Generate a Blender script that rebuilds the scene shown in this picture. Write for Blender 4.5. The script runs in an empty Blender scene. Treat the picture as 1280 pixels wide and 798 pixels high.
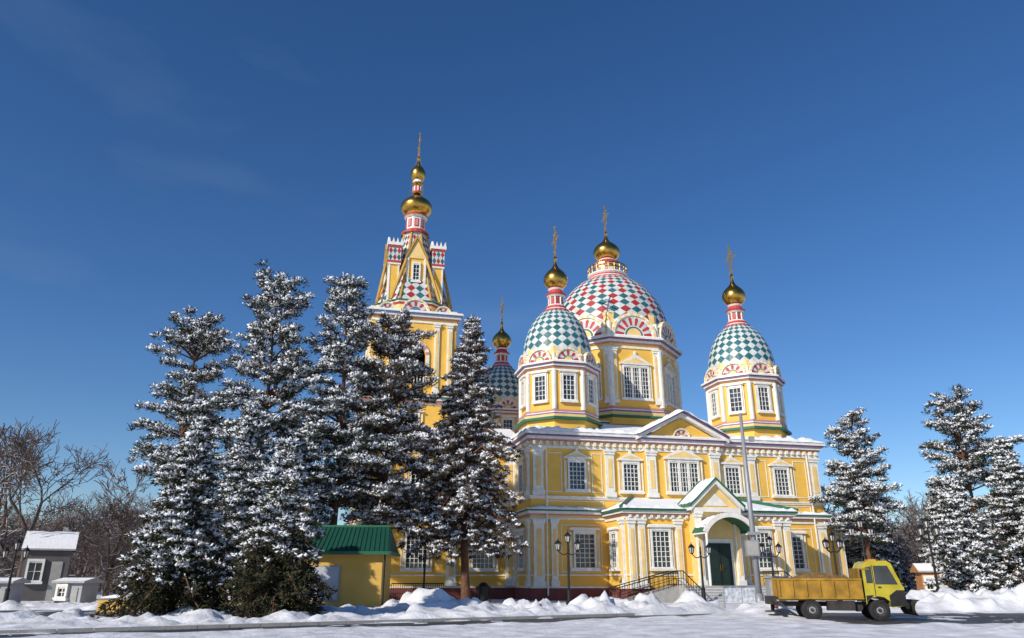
import bpy, math, random
import numpy as np
from mathutils import Vector, Matrix
RD=math.radians
sc=bpy.context.scene
random.seed(7)

# ------------------------------------------------------------------ materials
def newmat(name):
    m=bpy.data.materials.new(name); m.use_nodes=True
    nt=m.node_tree; b=nt.nodes['Principled BSDF']
    return m,nt,b
def mat(name,col,rough=.7,metal=0.0,var=.12,scale=1.5,bump=0.0,bscale=20,spec=.3,coat=0,col2=None):
    m,nt,b=newmat(name)
    tc=nt.nodes.new('ShaderNodeTexCoord')
    n=nt.nodes.new('ShaderNodeTexNoise'); n.inputs['Scale'].default_value=scale; n.inputs['Detail'].default_value=6
    nt.links.new(tc.outputs['Object'],n.inputs['Vector'])
    r=nt.nodes.new('ShaderNodeValToRGB')
    r.color_ramp.elements[0].position=.3; r.color_ramp.elements[1].position=.7
    r.color_ramp.elements[0].color=(*[c*(1-var) for c in col],1)
    r.color_ramp.elements[1].color=(*(col2 if col2 else [min(.95,c*(1+var*.6)) for c in col]),1)
    nt.links.new(n.outputs['Fac'],r.inputs['Fac']); nt.links.new(r.outputs['Color'],b.inputs['Base Color'])
    b.inputs['Roughness'].default_value=rough; b.inputs['Metallic'].default_value=metal
    b.inputs['Specular IOR Level'].default_value=spec
    if coat: b.inputs['Coat Weight'].default_value=coat
    if bump>0:
        n2=nt.nodes.new('ShaderNodeTexNoise'); n2.inputs['Scale'].default_value=bscale; n2.inputs['Detail'].default_value=5
        nt.links.new(tc.outputs['Object'],n2.inputs['Vector'])
        bp=nt.nodes.new('ShaderNodeBump'); bp.inputs['Strength'].default_value=bump; bp.inputs['Distance'].default_value=.05
        nt.links.new(n2.outputs['Fac'],bp.inputs['Height']); nt.links.new(bp.outputs['Normal'],b.inputs['Normal'])
    return m
def wavemat(name,col,rough,direction,scale,strength,dist=.03,metal=0,var=.1):
    m=mat(name,col,rough,metal,var,.8)
    nt=m.node_tree;b=nt.nodes['Principled BSDF']
    tc=nt.nodes.new('ShaderNodeTexCoord')
    w=nt.nodes.new('ShaderNodeTexWave'); w.wave_type='BANDS'; w.bands_direction=direction; w.wave_profile='SAW'
    w.inputs['Scale'].default_value=scale
    nt.links.new(tc.outputs['Object'],w.inputs['Vector'])
    bp=nt.nodes.new('ShaderNodeBump'); bp.inputs['Strength'].default_value=strength; bp.inputs['Distance'].default_value=dist
    nt.links.new(w.outputs['Fac'],bp.inputs['Height']); nt.links.new(bp.outputs['Normal'],b.inputs['Normal'])
    return m
def snowtop(name,col,thr=.25,rough=.9,amount=1.0):
    m,nt,b=newmat(name)
    g=nt.nodes.new('ShaderNodeNewGeometry'); s=nt.nodes.new('ShaderNodeSeparateXYZ')
    nt.links.new(g.outputs['Normal'],s.inputs[0])
    tc=nt.nodes.new('ShaderNodeTexCoord'); n=nt.nodes.new('ShaderNodeTexNoise'); n.inputs['Scale'].default_value=1.3
    nt.links.new(tc.outputs['Object'],n.inputs['Vector'])
    ad=nt.nodes.new('ShaderNodeMath'); ad.operation='ADD'; nt.links.new(s.outputs['Z'],ad.inputs[0]); nt.links.new(n.outputs['Fac'],ad.inputs[1])
    mr=nt.nodes.new('ShaderNodeMapRange'); mr.inputs[1].default_value=thr+.5; mr.inputs[2].default_value=thr+.7; mr.inputs[4].default_value=amount
    nt.links.new(ad.outputs[0],mr.inputs[0])
    mx=nt.nodes.new('ShaderNodeMix'); mx.data_type='RGBA'
    mx.inputs[6].default_value=(*col,1); mx.inputs[7].default_value=(.8,.82,.86,1)
    nt.links.new(mr.outputs[0],mx.inputs[0]); nt.links.new(mx.outputs[2],b.inputs['Base Color'])
    b.inputs['Roughness'].default_value=rough
    return m

YEL=wavemat('yellow_painted_boards',(.80,.48,.09),.65,'Z',1.6,.35,.03)
YEL2=mat('pale_yellow_paint',(.80,.57,.23),.6)
WHT=mat('white_paint',(.76,.74,.68),.6,var=.14,scale=3)
RED=mat('red_paint',(.46,.05,.05),.5)
PINK=mat('pink_paint',(.55,.24,.22),.5)
PUR=mat('purple_paint',(.20,.11,.24),.5)
GRN=mat('green_roof_paint',(.025,.13,.075),.45)
TEAL=mat('teal_tile',(.025,.14,.13),.4,var=.3,scale=.9,col2=(.05,.17,.22))
TWHT=mat('white_tile',(.58,.60,.58),.4,var=.22,scale=2)
TRED=mat('red_tile',(.38,.04,.04),.4,var=.25,scale=2)
BLU=mat('blue_paint',(.10,.20,.42),.5)
GOLD=mat('gold_leaf',(.60,.34,.07),.26,1.0,var=.25,scale=3)
GOLDX=mat('gold_cross',(.72,.46,.12),.35,.85,var=.2,scale=3)
GOLDP=mat('ochre_rib',(.52,.33,.08),.45,.3)
GLS=mat('window_glass',(.03,.04,.055),.1,0,var=.6,scale=1.2,spec=.8)
PLI=mat('plinth_red',(.20,.06,.05),.8,bump=.3)
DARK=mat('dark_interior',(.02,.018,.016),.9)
DOOR=mat('door_green_black',(.015,.032,.026),.4)
IRON=mat('black_iron',(.015,.015,.017),.45,.3,spec=.5)
SNOW=mat('snow',(.84,.85,.88),.75,0,var=.06,scale=1,bump=.5,bscale=6)
SNOWG=mat('ploughed_snow',(.64,.64,.66),.8,0,var=.20,scale=1.1,bump=.9,bscale=5,col2=(.84,.85,.88))
SNOWT=mat('snow_on_branches',(.80,.82,.86),.85,0,var=.06,scale=2)
STN=mat('concrete',(.36,.35,.33),.85,0,var=.15,scale=3,bump=.2)
BARK=mat('pine_bark',(.14,.07,.04),.95,0,var=.4,scale=6,bump=.8,bscale=14)
NEED=mat('pine_needles',(.042,.048,.028),.85,0,var=.45,scale=.9)
NEEDB=mat('brown_needles',(.075,.054,.034),.85,0,var=.45,scale=.9)
NEEDG=mat('fir_needles',(.034,.048,.024),.85,0,var=.45,scale=1.2,col2=(.065,.06,.03))
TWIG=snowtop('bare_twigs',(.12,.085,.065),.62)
TWIGD=snowtop('haze_tinted_twigs',(.15,.115,.10),.72,amount=.5)  # distance haze put into the base colour: paler, greyer than the near twigs

# ------------------------------------------------------------------ mesh builder
class MB:
    def __init__(s): s.v=[];s.f=[];s.m=[];s.mats=[]
    def mi(s,m):
        if m not in s.mats: s.mats.append(m)
        return s.mats.index(m)
    def poly(s,pts,m,F=None):
        i=len(s.v)
        s.v+= [F(*p) if F else tuple(p) for p in pts]
        s.f.append(tuple(range(i,i+len(pts)))); s.m.append(s.mi(m))
    def box(s,x0,x1,y0,y1,z0,z1,m,F=None):
        i=len(s.v)
        P=[(x0,y0,z0),(x1,y0,z0),(x1,y1,z0),(x0,y1,z0),(x0,y0,z1),(x1,y0,z1),(x1,y1,z1),(x0,y1,z1)]
        s.v+=[F(*p) if F else p for p in P]
        for q in ((0,3,2,1),(4,5,6,7),(0,1,5,4),(1,2,6,5),(2,3,7,6),(3,0,4,7)):
            s.f.append(tuple(i+k for k in q)); s.m.append(s.mi(m))
    def ext(s,pts,o0,o1,m,F):
        n=len(pts); i=len(s.v)
        s.v+=[F(a,o0,b) for a,b in pts]+[F(a,o1,b) for a,b in pts]
        k=s.mi(m)
        s.f.append(tuple(range(i,i+n))); s.f.append(tuple(range(i+2*n-1,i+n-1,-1))); s.m+=[k,k]
        for j in range(n):
            q=(j+1)%n; s.f.append((i+j,i+q,i+n+q,i+n+j)); s.m.append(k)
    def lathe(s,cx,cy,prof,n,m,rot=0,cap=True):
        i=len(s.v); 
        for p in prof:
            for j in range(n):
                a=rot+2*math.pi*j/n; s.v.append((cx+p[0]*math.cos(a),cy+p[0]*math.sin(a),p[1]))
        for k in range(len(prof)-1):
            mm=prof[k][2] if len(prof[k])>2 else m
            for j in range(n):
                q=(j+1)%n
                s.f.append((i+k*n+j,i+k*n+q,i+(k+1)*n+q,i+(k+1)*n+j)); s.m.append(s.mi(mm))
        if cap:
            s.f.append(tuple(i+(len(prof)-1)*n+j for j in range(n))); s.m.append(s.mi(m))
    def tube(s,p0,p1,r0,r1,n,m,cap=True):
        p0=Vector(p0);p1=Vector(p1);d=(p1-p0)
        if d.length<1e-6:return
        d.normalize(); a=d.orthogonal().normalized(); b=d.cross(a); i=len(s.v)
        for P,r in((p0,r0),(p1,r1)):
            for j in range(n):
                t=2*math.pi*j/n; q=P+a*(r*math.cos(t))+b*(r*math.sin(t)); s.v.append(tuple(q))
        k=s.mi(m)
        for j in range(n):
            q=(j+1)%n; s.f.append((i+j,i+q,i+n+q,i+n+j)); s.m.append(k)
        if cap:
            s.f.append(tuple(range(i+n-1,i-1,-1))); s.f.append(tuple(range(i+n,i+2*n))); s.m+=[k,k]
    def obj(s,name,parent=None,smooth=False,bevel=0):
        me=bpy.data.meshes.new(name); me.from_pydata(s.v,[],s.f)
        for m in s.mats: me.materials.append(m)
        me.polygons.foreach_set('material_index',s.m)
        if smooth: me.polygons.foreach_set('use_smooth',[True]*len(s.f))
        me.update()
        o=bpy.data.objects.new(name,me); sc.collection.objects.link(o)
        if parent: o.parent=parent
        if bevel:
            b=o.modifiers.new('b','BEVEL'); b.width=bevel; b.segments=2; b.limit_method='ANGLE'
        return o
def empty(name,loc=(0,0,0),rz=0,sc_=1):
    e=bpy.data.objects.new(name,None); sc.collection.objects.link(e); e.location=loc; e.rotation_euler=(0,0,rz); e.empty_display_size=.5; e.scale=(sc_,)*3
    return e
def frameN(ox,oy,phi):
    nx,ny=math.cos(phi),math.sin(phi); sx,sy=-ny,nx
    return lambda s,o,z:(ox+s*sx+o*nx, oy+s*sy+o*ny, z)
def facet(cx,cy,phi,ap): return frameN(cx+ap*math.cos(phi),cy+ap*math.sin(phi),phi)
def frameF(y):
    return lambda s,o,z:(s,y-o,z)

def snow_ridge(mb,p0,p1,w,h,seg=.35):
    p0=Vector(p0);p1=Vector(p1);d=p1-p0;L=d.length;n=max(2,int(L/seg));d.normalize()
    a=d.cross(Vector((0,0,1)))
    if a.length<.05:a=Vector((1,0,0))
    a.normalize(); up=Vector((0,0,1))
    i=len(mb.v);K=5
    for k in range(n+1):
        P=p0+d*(L*k/n); hh=h*random.uniform(.4,1.3)*(.35 if k in(0,n) else 1); ww=w*random.uniform(.8,1.12)
        for t,(x,z) in enumerate(((-.5,0),(-.42,.6),(0,1),(.42,.6),(.5,0))):
            mb.v.append(tuple(P+a*(x*ww)+up*(z*hh)))
    q=mb.mi(SNOW)
    for k in range(n):
        for t in range(K-1):
            b=i+k*K+t; mb.f.append((b,b+1,b+K+1,b+K)); mb.m.append(q)

def window(mb,F,s,z0,w,h,cols=3,rows=5,top='ped',groups=1,sur=.28):
    x0,x1=s-w/2,s+w/2
    mb.box(x0,x1,0,.03,z0,z0+h,GLS,F)
    for c in range(1,cols):
        x=x0+w*c/cols; t=.022; 
        if groups>1 and c%(cols//groups)==0: t=.1
        mb.box(x-t,x+t,.03,.09 if t<.05 else .14,z0,z0+h,WHT,F)
    for r in range(1,rows):
        z=z0+h*r/rows; mb.box(x0,x1,.03,.08,z-.02,z+.02,WHT,F)
    f=.14
    mb.box(x0-f,x0,0,.2,z0-.1,z0+h+.1,WHT,F); mb.box(x1,x1+f,0,.2,z0-.1,z0+h+.1,WHT,F)
    mb.box(x0-f,x1+f,0,.197,z0+h+.1,z0+h+.28,WHT,F); mb.box(x0,x1,.0,.15,z0+h,z0+h+.1,WHT,F)
    if sur>0:
        mb.box(x0-f-sur,x0-f-.04,0,.1,z0-.1,z0+h+.15,YEL2,F); mb.box(x1+f+.04,x1+f+sur,0,.1,z0-.1,z0+h+.15,YEL2,F)
        mb.box(x0-f-sur,x0-f-sur+.08,.1,.15,z0-.1,z0+h+.15,WHT,F); mb.box(x1+f+sur-.08,x1+f+sur,.1,.15,z0-.1,z0+h+.15,WHT,F)
    e=f+max(sur,.08)
    mb.box(x0-e,x1+e,0,.28,z0-.28,z0-.1,WHT,F)
    mb.box(x0-e+.1,x1+e-.1,.02,.24,z0-.1,z0-.03,SNOW,F)
    if top=='ped':
        z=z0+h+.28
        mb.box(x0-e-.05,x1+e+.05,0,.3,z,z+.12,WHT,F)
        mb.ext([(x0-e,z+.12),(x1+e,z+.12),(s,z+.12+.35*w+.1)],0,.22,WHT,F)
        mb.ext([(x0-e+.25,z+.17),(x1+e-.25,z+.17),(s,z+.1+.22*w+.05)],.22,.235,YEL2,F)
        mb.box(s-.09,s+.09,0,.2,z+.3*w,z+.42*w+.35,WHT,F)
    elif top=='flat':
        z=z0+h+.28; mb.box(x0-e-.05,x1+e+.05,0,.32,z,z+.14,WHT,F); mb.box(x0-e+.02,x1+e-.02,.02,.28,z+.14,z+.2,SNOW,F)
def pil(mb,F,s,w,z0,z1,o=.2):
    mb.box(s-w/2,s+w/2,0,o,z0+.35,z1-.35,WHT,F)
    mb.box(s-w/2-.08,s+w/2+.08,0,o+.1,z0,z0+.35,WHT,F)
    mb.box(s-w/2-.06,s+w/2+.06,0,o+.08,z1-.35,z1-.15,WHT,F)
    mb.box(s-w/2-.12,s+w/2+.12,0,o+.14,z1-.15,z1,WHT,F)
    mb.box(s-w*.25,s+w*.25,o,o+.03,z0+.7,z1-.7,YEL2,F)
def layers(mb,x0,x1,y0,y1,z,L):
    for dz,out,m in L:
        mb.box(x0-out,x1+out,y0-out,y1+out,z,z+dz,m); z+=dz
    return z
def oct_layers(mb,cx,cy,z,L):
    for dz,r,m in L:
        mb.lathe(cx,cy,[(r,z),(r,z+dz)],8,m,RD(22.5)); mb.lathe(cx,cy,[(r,z),(.1,z)],8,m,RD(22.5),cap=False); z+=dz
    return z
def kokoshnik(mb,F,s,z0,r,n=11,back=1.2,inner=YEL2):
    A=[math.pi*k/20 for k in range(21)]
    mb.ext([(s+r*math.cos(a),z0+r*math.sin(a)) for a in A],-back,.06,WHT,F)
    for k in range(n):
        a0=math.pi*k/n; a1=math.pi*(k+1)/n; am=(a0+a1)/2
        m=RED if k%2==0 else TWHT
        mb.poly([(s+r*.48*math.cos(a0),.085,z0+r*.48*math.sin(a0)),(s+r*.48*math.cos(a1),.085,z0+r*.48*math.sin(a1)),
                 (s+r*.80*math.cos(a1),.085,z0+r*.80*math.sin(a1)),(s+r*.87*math.cos(am),.085,z0+r*.87*math.sin(am)),(s+r*.80*math.cos(a0),.085,z0+r*.80*math.sin(a0))],m,F)
    mb.ext([(s+r*.42*math.cos(a),z0+r*.42*math.sin(a)) for a in A],.06,.10,TEAL,F)
    mb.ext([(s+r*.34*math.cos(a),z0+r*.34*math.sin(a)) for a in A],.10,.13,inner,F)
    for k in range(20):
        a0,a1=A[k],A[k+1]
        mb.ext([(s+r*q*math.cos(a),z0+r*q*math.sin(a)) for q,a in((.93,a0),(1.06,a0),(1.06,a1),(.93,a1))],-back-.01,.2,WHT if k%2 else YEL2,F)
    mb.box(s-r*1.06,s+r*1.06,0,.16,z0-.1,z0,WHT,F)
def lozenge(mb,cx,cy,prof,N,rows,mfn,octo=False):
    def P(i,a):
        r,z=prof(i/rows); t=a*2*math.pi/N
        if octo:
            q=((t+math.pi/8)%(math.pi/4))-math.pi/8
            r=r*math.cos(math.pi/8)/math.cos(q)
        return (cx+r*math.cos(t),cy+r*math.sin(t),z)
    for j in range(N):
        mb.poly([P(0,j),P(0,j+1),P(1,j+.5)],TWHT)
        h=.5*(rows%2); mb.poly([P(rows,j+h),P(rows,j+1+h),P(rows-1,j+.5+h)],TWHT)
    for i in range(rows-1):
        h=.5*(i%2)
        for j in range(N):
            a=j+h; mb.poly([P(i,a),P(i+1,a+.5),P(i+2,a),P(i+1,a-.5)],mfn(i,j))
def onion(mb,cx,cy,z0,w,h):
    R=w/2
    pr=[(.42,0),(.5,.02),(.72,.08),(.92,.18),(1,.30),(.97,.42),(.84,.53),(.63,.63),(.42,.71),(.26,.79),(.16,.88),(.09,1.0)]
    mb.lathe(cx,cy,[(R*a,z0+h*b) for a,b in pr],32,GOLD)
def cross(mb,cx,cy,z0,h):
    t=.055
    mb.lathe(cx,cy,[(.05,z0),(.18*h/3,z0+.1*h),(.05,z0+.18*h)],12,GOLD)
    def b(x0,x1,z0_,z1_): mb.box(cx-t*.8,cx+t*.8,cy+x0,cy+x1,z0_,z1_,GOLDX)
    b(-t,t,z0+.1*h,z0+h)
    b(-.24*h,.24*h,z0+.62*h,z0+.62*h+2*t); b(-.12*h,.12*h,z0+.8*h,z0+.8*h+2*t)
    mb.tube((cx,cy-.14*h,z0+.42*h),(cx,cy+.14*h,z0+.34*h),t,t,6,GOLDX)
    for sx in(-1,1):
        mb.lathe(cx,cy+sx*.24*h,[(.02,z0+.62*h+t-.1),(.12,z0+.62*h+t),(.02,z0+.62*h+t+.1)],8,GOLDX)
        mb.tube((cx,cy+sx*.04,z0+.45*h),(cx,cy+sx*.2*h,z0+.62*h),.03,.03,5,GOLDX)
        mb.tube((cx,cy+sx*.04,z0+.78*h),(cx,cy+sx*.14*h,z0+.66*h),.03,.03,5,GOLDX)
        mb.tube((cx,cy+sx*.12*h,z0+.18*h),(cx,cy+sx*.04,z0+.3*h),.03,.03,5,GOLDX)
    mb.lathe(cx,cy,[(.02,z0+h-.08),(.12,z0+h),(.02,z0+h+.12)],8,GOLDX)

# ------------------------------------------------------------------ cathedral
cath=empty('orthodox_cathedral',(1.43,57,0),RD(13.5))
walls=MB(); trim=MB(); win=MB(); roof=MB(); dome=MB(); gold=MB(); snow=MB(); porch=MB(); stairs=MB()
W=25.0; D=28.2
walls.box(0,W,0,D,0,12.2,YEL)
walls.box(-12.6,.5,4.8,23.4,0,12.15,YEL)
walls.box(24.4,27.4,1.3,24,0,6.2,YEL)
walls.box(9.2,15.8,-.28,.4,6.3,12.2,YEL)
walls.box(-.12,W+.12,-.12,D+.1,0,.9,PLI); walls.box(-12.75,.4,4.66,23.5,0,.88,PLI); walls.box(24.5,27.55,1.15,24.1,0,.89,PLI)
mid=[(.14,.10,WHT),(.16,.06,YEL2),(.1,.22,PINK),(.2,.34,WHT),(.1,.45,GRN),(.08,.42,SNOW)]
top=[(.2,.10,WHT),(.35,.06,YEL2),(.12,.2,PINK),(.22,.34,WHT),(.12,.48,PUR),(.16,.56,WHT),(.12,.5,SNOW)]
layers(trim,0,W,0,D,5.75,mid); layers(trim,-12.6,.2,4.8,23.4,5.75-.004,mid); layers(trim,24.4,27.4,1.3,24,5.75-.008,mid)
layers(trim,0,W,0,D,11.1,top); layers(trim,-12.6,.2,4.8,23.4,11.09,top)
layers(trim,9.2,15.8,-.28,.4,11.11,[(a,b+.003,c) for a,b,c in top[:-1]])
layers(trim,0,W,0,D,7.25,[(.12,.08,WHT),(.12,.14,WHT)]); layers(trim,-12.6,.2,4.8,23.4,7.245,[(.12,.08,WHT),(.12,.14,WHT)])
layers(trim,0,W,0,D,1.75,[(.1,.07,WHT)]); layers(trim,-12.6,.2,4.8,23.4,1.745,[(.1,.07,WHT)])
layers(trim,0,W,0,D,.9,[(.12,.13,WHT)]); layers(trim,-12.6,.2,4.8,23.4,.885,[(.12,.16,WHT)])
F0=frameF(0); FN=frameF(4.8); FC=frameF(-.28); FL=frameN(0,0,math.pi)
def dentils(F,s0,s1,z,step=.55):
    n=int((s1-s0)/step)
    for k in range(n+1):
        s=s0+(s1-s0)*k/n; trim.box(s-.1,s+.1,.05,.3,z,z+.28,WHT,F)
dentils(F0,.2,9,11.33); dentils(FC,9.4,15.6,11.34); dentils(F0,16,24.8,11.33); dentils(FN,-12.4,-.3,11.33); dentils(FL,-4.6,-.2,11.33)
for s,w in((.55,.8),(6.35,.7),(18.65,.7),(24.45,.8)): pil(trim,F0,s,w,7.5,11.1)
for s in(9.75,15.25): pil(trim,FC,s,.75,7.5,11.1)
for s,w in((.55,.8),(1.75,.5),(24.45,.8)): pil(trim,F0,s,w,1.02,5.75)
for s in(-5.2,-.5,-10.6,-12.1): pil(trim,FN,s,.7,7.5,11.1); pil(trim,FN,s,.7,1.02,5.75)
for s in(-.5,-4.3): pil(trim,FL,s,.6,7.5,11.1); pil(trim,FL,s,.6,1.02,5.75)
FR2=frameF(1.3); pil(trim,FR2,26.95,.7,.9,5.75)
for s in(3.65,8.1,16.9,21.35): window(win,F0,s,8.05,1.2,2.0,4,6)
window(win,FC,12.5,8.05,2.4,2.2,9,6,groups=3)
window(win,F0,4.1,2.35,1.5,2.35,4,7,'flat'); window(win,F0,21.7,2.35,1.5,2.35,4,7,'flat')
for s in(-2.7,-7.9): window(win,FN,s,2.35,1.6,2.35,5,7,'flat'); window(win,FN,s,8.05,1.3,2.0,4,6)
window(win,FL,-2.4,2.35,1.4,2.35,4,7,'flat'); window(win,FL,-2.4,8.05,1.2,2.0,4,6)
def panel(F,s0,s1,z0,z1,t=.05):
    trim.box(s0,s1,0,.04,z0,z0+t,WHT,F);trim.box(s0,s1,0,.04,z1-t,z1,WHT,F)
    trim.box(s0,s0+t,0,.038,z0+t,z1-t,WHT,F);trim.box(s1-t,s1,0,.038,z0+t,z1-t,WHT,F)
panel(F0,2.3,5.5,2.0,5.4); panel(F0,19.6,23.6,2.0,5.4)
for a,b in((1.3,5.8),(6.9,9.1),(15.9,18.1),(19.2,23.8)): panel(F0,a,b,6.65,7.15)
for a,b in((1.25,2.45),(4.9,5.75),(19.3,20.1),(22.6,23.8)): panel(F0,a,b,7.8,10.8,.06)
# main gable
G=FC
trim.ext([(9.3,12.2),(15.7,12.2),(12.5,13.9)],-1.4,.06,YEL,G)
for q,o,m in((0,.55,WHT),(1,.68,PUR)):
    zt=.30*q; th=.31 if q==0 else .12
    for sg in(-1,1):
        trim.ext([(12.5+sg*4.0,11.95+zt),(12.5+sg*4.0,11.95+zt+th),(12.5+sg*2.7,12.6+zt+th),(12.5,13.95+zt+th),(12.5,13.95+zt),(12.5+sg*2.7,12.6+zt)],-1.5,o,m,G)
kokoshnik(trim,lambda s,o,z:G(s,o+.06,z),12.5,12.3,.7,7,back=.1)
for sg in(-1,1):
    for k in range(5):
        snow_ridge(snow,(12.5+sg*4.0,-.9+k*.5,12.33),(12.5,-.9+k*.5,14.36),.7,.28)
for x0,x1 in((-.5,8.4),(16.6,25.5)): snow_ridge(snow,(x0,-.3,12.36),(x1,-.3,12.36),.6,.35); snow_ridge(snow,(x0,.3,12.36),(x1,.3,12.36),.9,.55)
snow_ridge(snow,(-.3,5,12.36),(-.3,-.5,12.36),.6,.35); snow_ridge(snow,(-13,4.5,12.35),(-.4,4.5,12.35),.7,.4)
snow_ridge(snow,(0,-.2,6.5),(5.6,-.2,6.5),.45,.2); snow_ridge(snow,(19.6,-.2,6.5),(25.2,-.2,6.5),.45,.2); snow_ridge(snow,(25,1.0,6.5),(27.6,1.0,6.5),.5,.2)
snow_ridge(snow,(-12.8,4.6,6.5),(-.4,4.6,6.5),.45,.16)
def hip(mb,x0,x1,y0,y1,z0,a0,a1,b0,b1,z1,m):
    P=[(x0,y0,z0),(x1,y0,z0),(x1,y1,z0),(x0,y1,z0)];Q=[(a0,b0,z1),(a1,b0,z1),(a1,b1,z1),(a0,b1,z1)]
    for k in range(4): mb.poly([P[k],P[(k+1)%4],Q[(k+1)%4],Q[k]],m)
    mb.poly(Q,m)
hip(roof,-.4,25.4,-.4,28.6,12.42,5,20,6,22,14.4,SNOW)
hip(roof,-13,0.5,4.4,23.8,12.4,-10,1,11,17,14.6,SNOW)
hip(roof,24.2,27.8,.9,24.4,6.55,24.3,25,5,20,7.6,SNOW)
layers(walls,6.6,18.4,8.2,20.0,12.6,[(2.2,0,YEL),(.15,.1,WHT),(.12,.25,GRN),(.1,.2,SNOW)])

def corner_drum(cx,cy):
    r=3.2; ap=r*math.cos(RD(22.5))
    oct_layers(walls,cx,cy,12.45,[(1.2,3.35,YEL),(.2,3.75,GRN),(.25,3.5,YEL2),(.12,3.45,PUR),(.12,3.38,WHT),(.12,3.42,PINK)])
    walls.lathe(cx,cy,[(r,14.4),(r,18.3)],8,YEL,RD(22.5))
    oct_layers(trim,cx,cy,17.75,[(.12,3.32,WHT),(.14,3.28,YEL2),(.1,3.42,PINK),(.16,3.56,WHT),(.1,3.68,PUR),(.14,3.78,WHT)])
    walls.lathe(cx,cy,[(3.15,18.5),(3.1,19.9)],8,YEL2,RD(22.5))
    for k in range(8):
        ph=k*math.pi/4; F=facet(cx,cy,ph,ap)
        window(win,F,0,15.35,.95,2.0,3,5,'flat',sur=.12)
        kokoshnik(trim,facet(cx,cy,ph,ap+.1),0,18.6,1.05,9,back=.9)
        a=ph+math.pi/8; 
        trim.tube((cx+3.2*math.cos(a),cy+3.2*math.sin(a),14.5),(cx+3.2*math.cos(a),cy+3.2*math.sin(a),17.8),.2,.2,10,WHT)
        trim.tube((cx+3.15*math.cos(a),cy+3.15*math.sin(a),18.5),(cx+3.15*math.cos(a),cy+3.15*math.sin(a),19.3),.16,.1,8,WHT)
        b=ph-math.pi/8
        snow_ridge(snow,(cx+3.55*math.cos(b),cy+3.55*math.sin(b),18.5),(cx+3.55*math.cos(a),cy+3.55*math.sin(a),18.5),.4,.13)
    def pf(t):
        a=RD(4+68*t); return (3.05*math.cos(a),19.15+4.85*math.sin(a)/math.sin(RD(72)))
    lozenge(dome,cx,cy,pf,22,16,lambda i,j: TWHT if i%2==0 else TEAL)
    dome.lathe(cx,cy,[(1.25,23.75,RED),(1.2,23.95,WHT),(1.0,24.1,RED),(.92,24.3,PINK),(.85,24.4,WHT),(.78,24.5)],16,RED)
    dome.lathe(cx,cy,[(.62,24.3),(.62,25.3)],8,PINK,RD(22.5))
    for k in range(8):
        a=k*math.pi/4; F=facet(cx,cy,a,.575); dome.box(-.12,.12,0,.04,24.6,25.15,RED,F)
        a+=math.pi/8; dome.tube((cx+.64*math.cos(a),cy+.64*math.sin(a),24.4),(cx+.64*math.cos(a),cy+.64*math.sin(a),25.3),.07,.07,6,WHT)
    dome.lathe(cx,cy,[(.68,25.25,WHT),(.85,25.4,RED),(.92,25.55,WHT),(.7,25.62,RED),(.6,25.95,WHT),(.72,26.1)],16,RED)
    onion(gold,cx,cy,26.1,2.2,2.75); cross(gold,cx,cy,28.75,3.6)
for c in((3.61,4.28),(21.4,4.28),(2.9,23.2),(21.4,23.5)): corner_drum(*c)

cx,cy=12.5,14.1; r=6.5; ap=r*math.cos(RD(22.5))
oct_layers(walls,cx,cy,14.9,[(.6,6.9,YEL),(.2,7.3,GRN),(.4,6.8,YEL2),(.15,6.75,PUR),(.15,6.65,WHT),(.15,6.72,PINK)])
walls.lathe(cx,cy,[(r,16.4),(r,23.3)],8,YEL,RD(22.5))
oct_layers(trim,cx,cy,22.3,[(.15,6.62,WHT),(.3,6.55,YEL2),(.12,6.72,PINK),(.2,6.9,WHT),(.12,7.1,PUR),(.2,7.25,WHT),(.1,7.1,SNOW)])
walls.lathe(cx,cy,[(6.35,23.4),(6.2,26.0)],8,YEL2,RD(22.5))
for k in range(8):
    ph=k*math.pi/4; F=facet(cx,cy,ph,ap)
    window(win,F,0,17.5,2.4,2.9,9,7,'ped',groups=3,sur=.22)
    for s in(-2.1,2.1): pil(trim,F,s,.42,16.9,22.3,.16)
    kokoshnik(trim,facet(cx,cy,ph,ap+.1),0,23.6,2.15,15,back=1.6)
    a=ph+math.pi/8
    trim.tube((cx+6.5*math.cos(a),cy+6.5*math.sin(a),16.6),(cx+6.5*math.cos(a),cy+6.5*math.sin(a),22.3),.28,.28,10,WHT)
    trim.tube((cx+6.4*math.cos(a),cy+6.4*math.sin(a),23.4),(cx+6.3*math.cos(a),cy+6.3*math.sin(a),25.0),.28,.2,8,WHT)
def pm(t):
    a=RD(2+68*t); return (6.1*math.cos(a),24.6+7.0*math.sin(a)/math.sin(RD(70)))
lozenge(dome,cx,cy,pm,32,22,lambda i,j: TWHT if i%2==0 else (TEAL if (j+i//4)%2==0 else TRED))
dome.lathe(cx,cy,[(2.3,31.3,RED),(2.25,31.6,WHT),(2.1,31.75,RED),(2.0,31.95,WHT),(2.15,32.1,WHT),(2.15,32.2)],24,WHT)
for k in range(20):
    a=k*math.pi/10; dome.tube((cx+2.05*math.cos(a),cy+2.05*math.sin(a),32.2),(cx+2.05*math.cos(a),cy+2.05*math.sin(a),33.05),.045,.045,5,GOLD)
dome.lathe(cx,cy,[(2.0,33.0),(2.1,33.0),(2.1,33.12),(2.0,33.12),(2.0,33.0)],24,GOLD,cap=False)
dome.lathe(cx,cy,[(2.0,32.6),(2.1,32.6),(2.1,32.68),(2.0,32.68),(2.0,32.6)],24,GOLD,cap=False)
dome.lathe(cx,cy,[(1.2,32.1),(1.2,33.3)],8,PINK,RD(22.5))
for k in range(8):
    a=k*math.pi/4; F=facet(cx,cy,a,1.11); dome.box(-.2,.2,0,.04,32.3,33.1,WHT,F)
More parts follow.
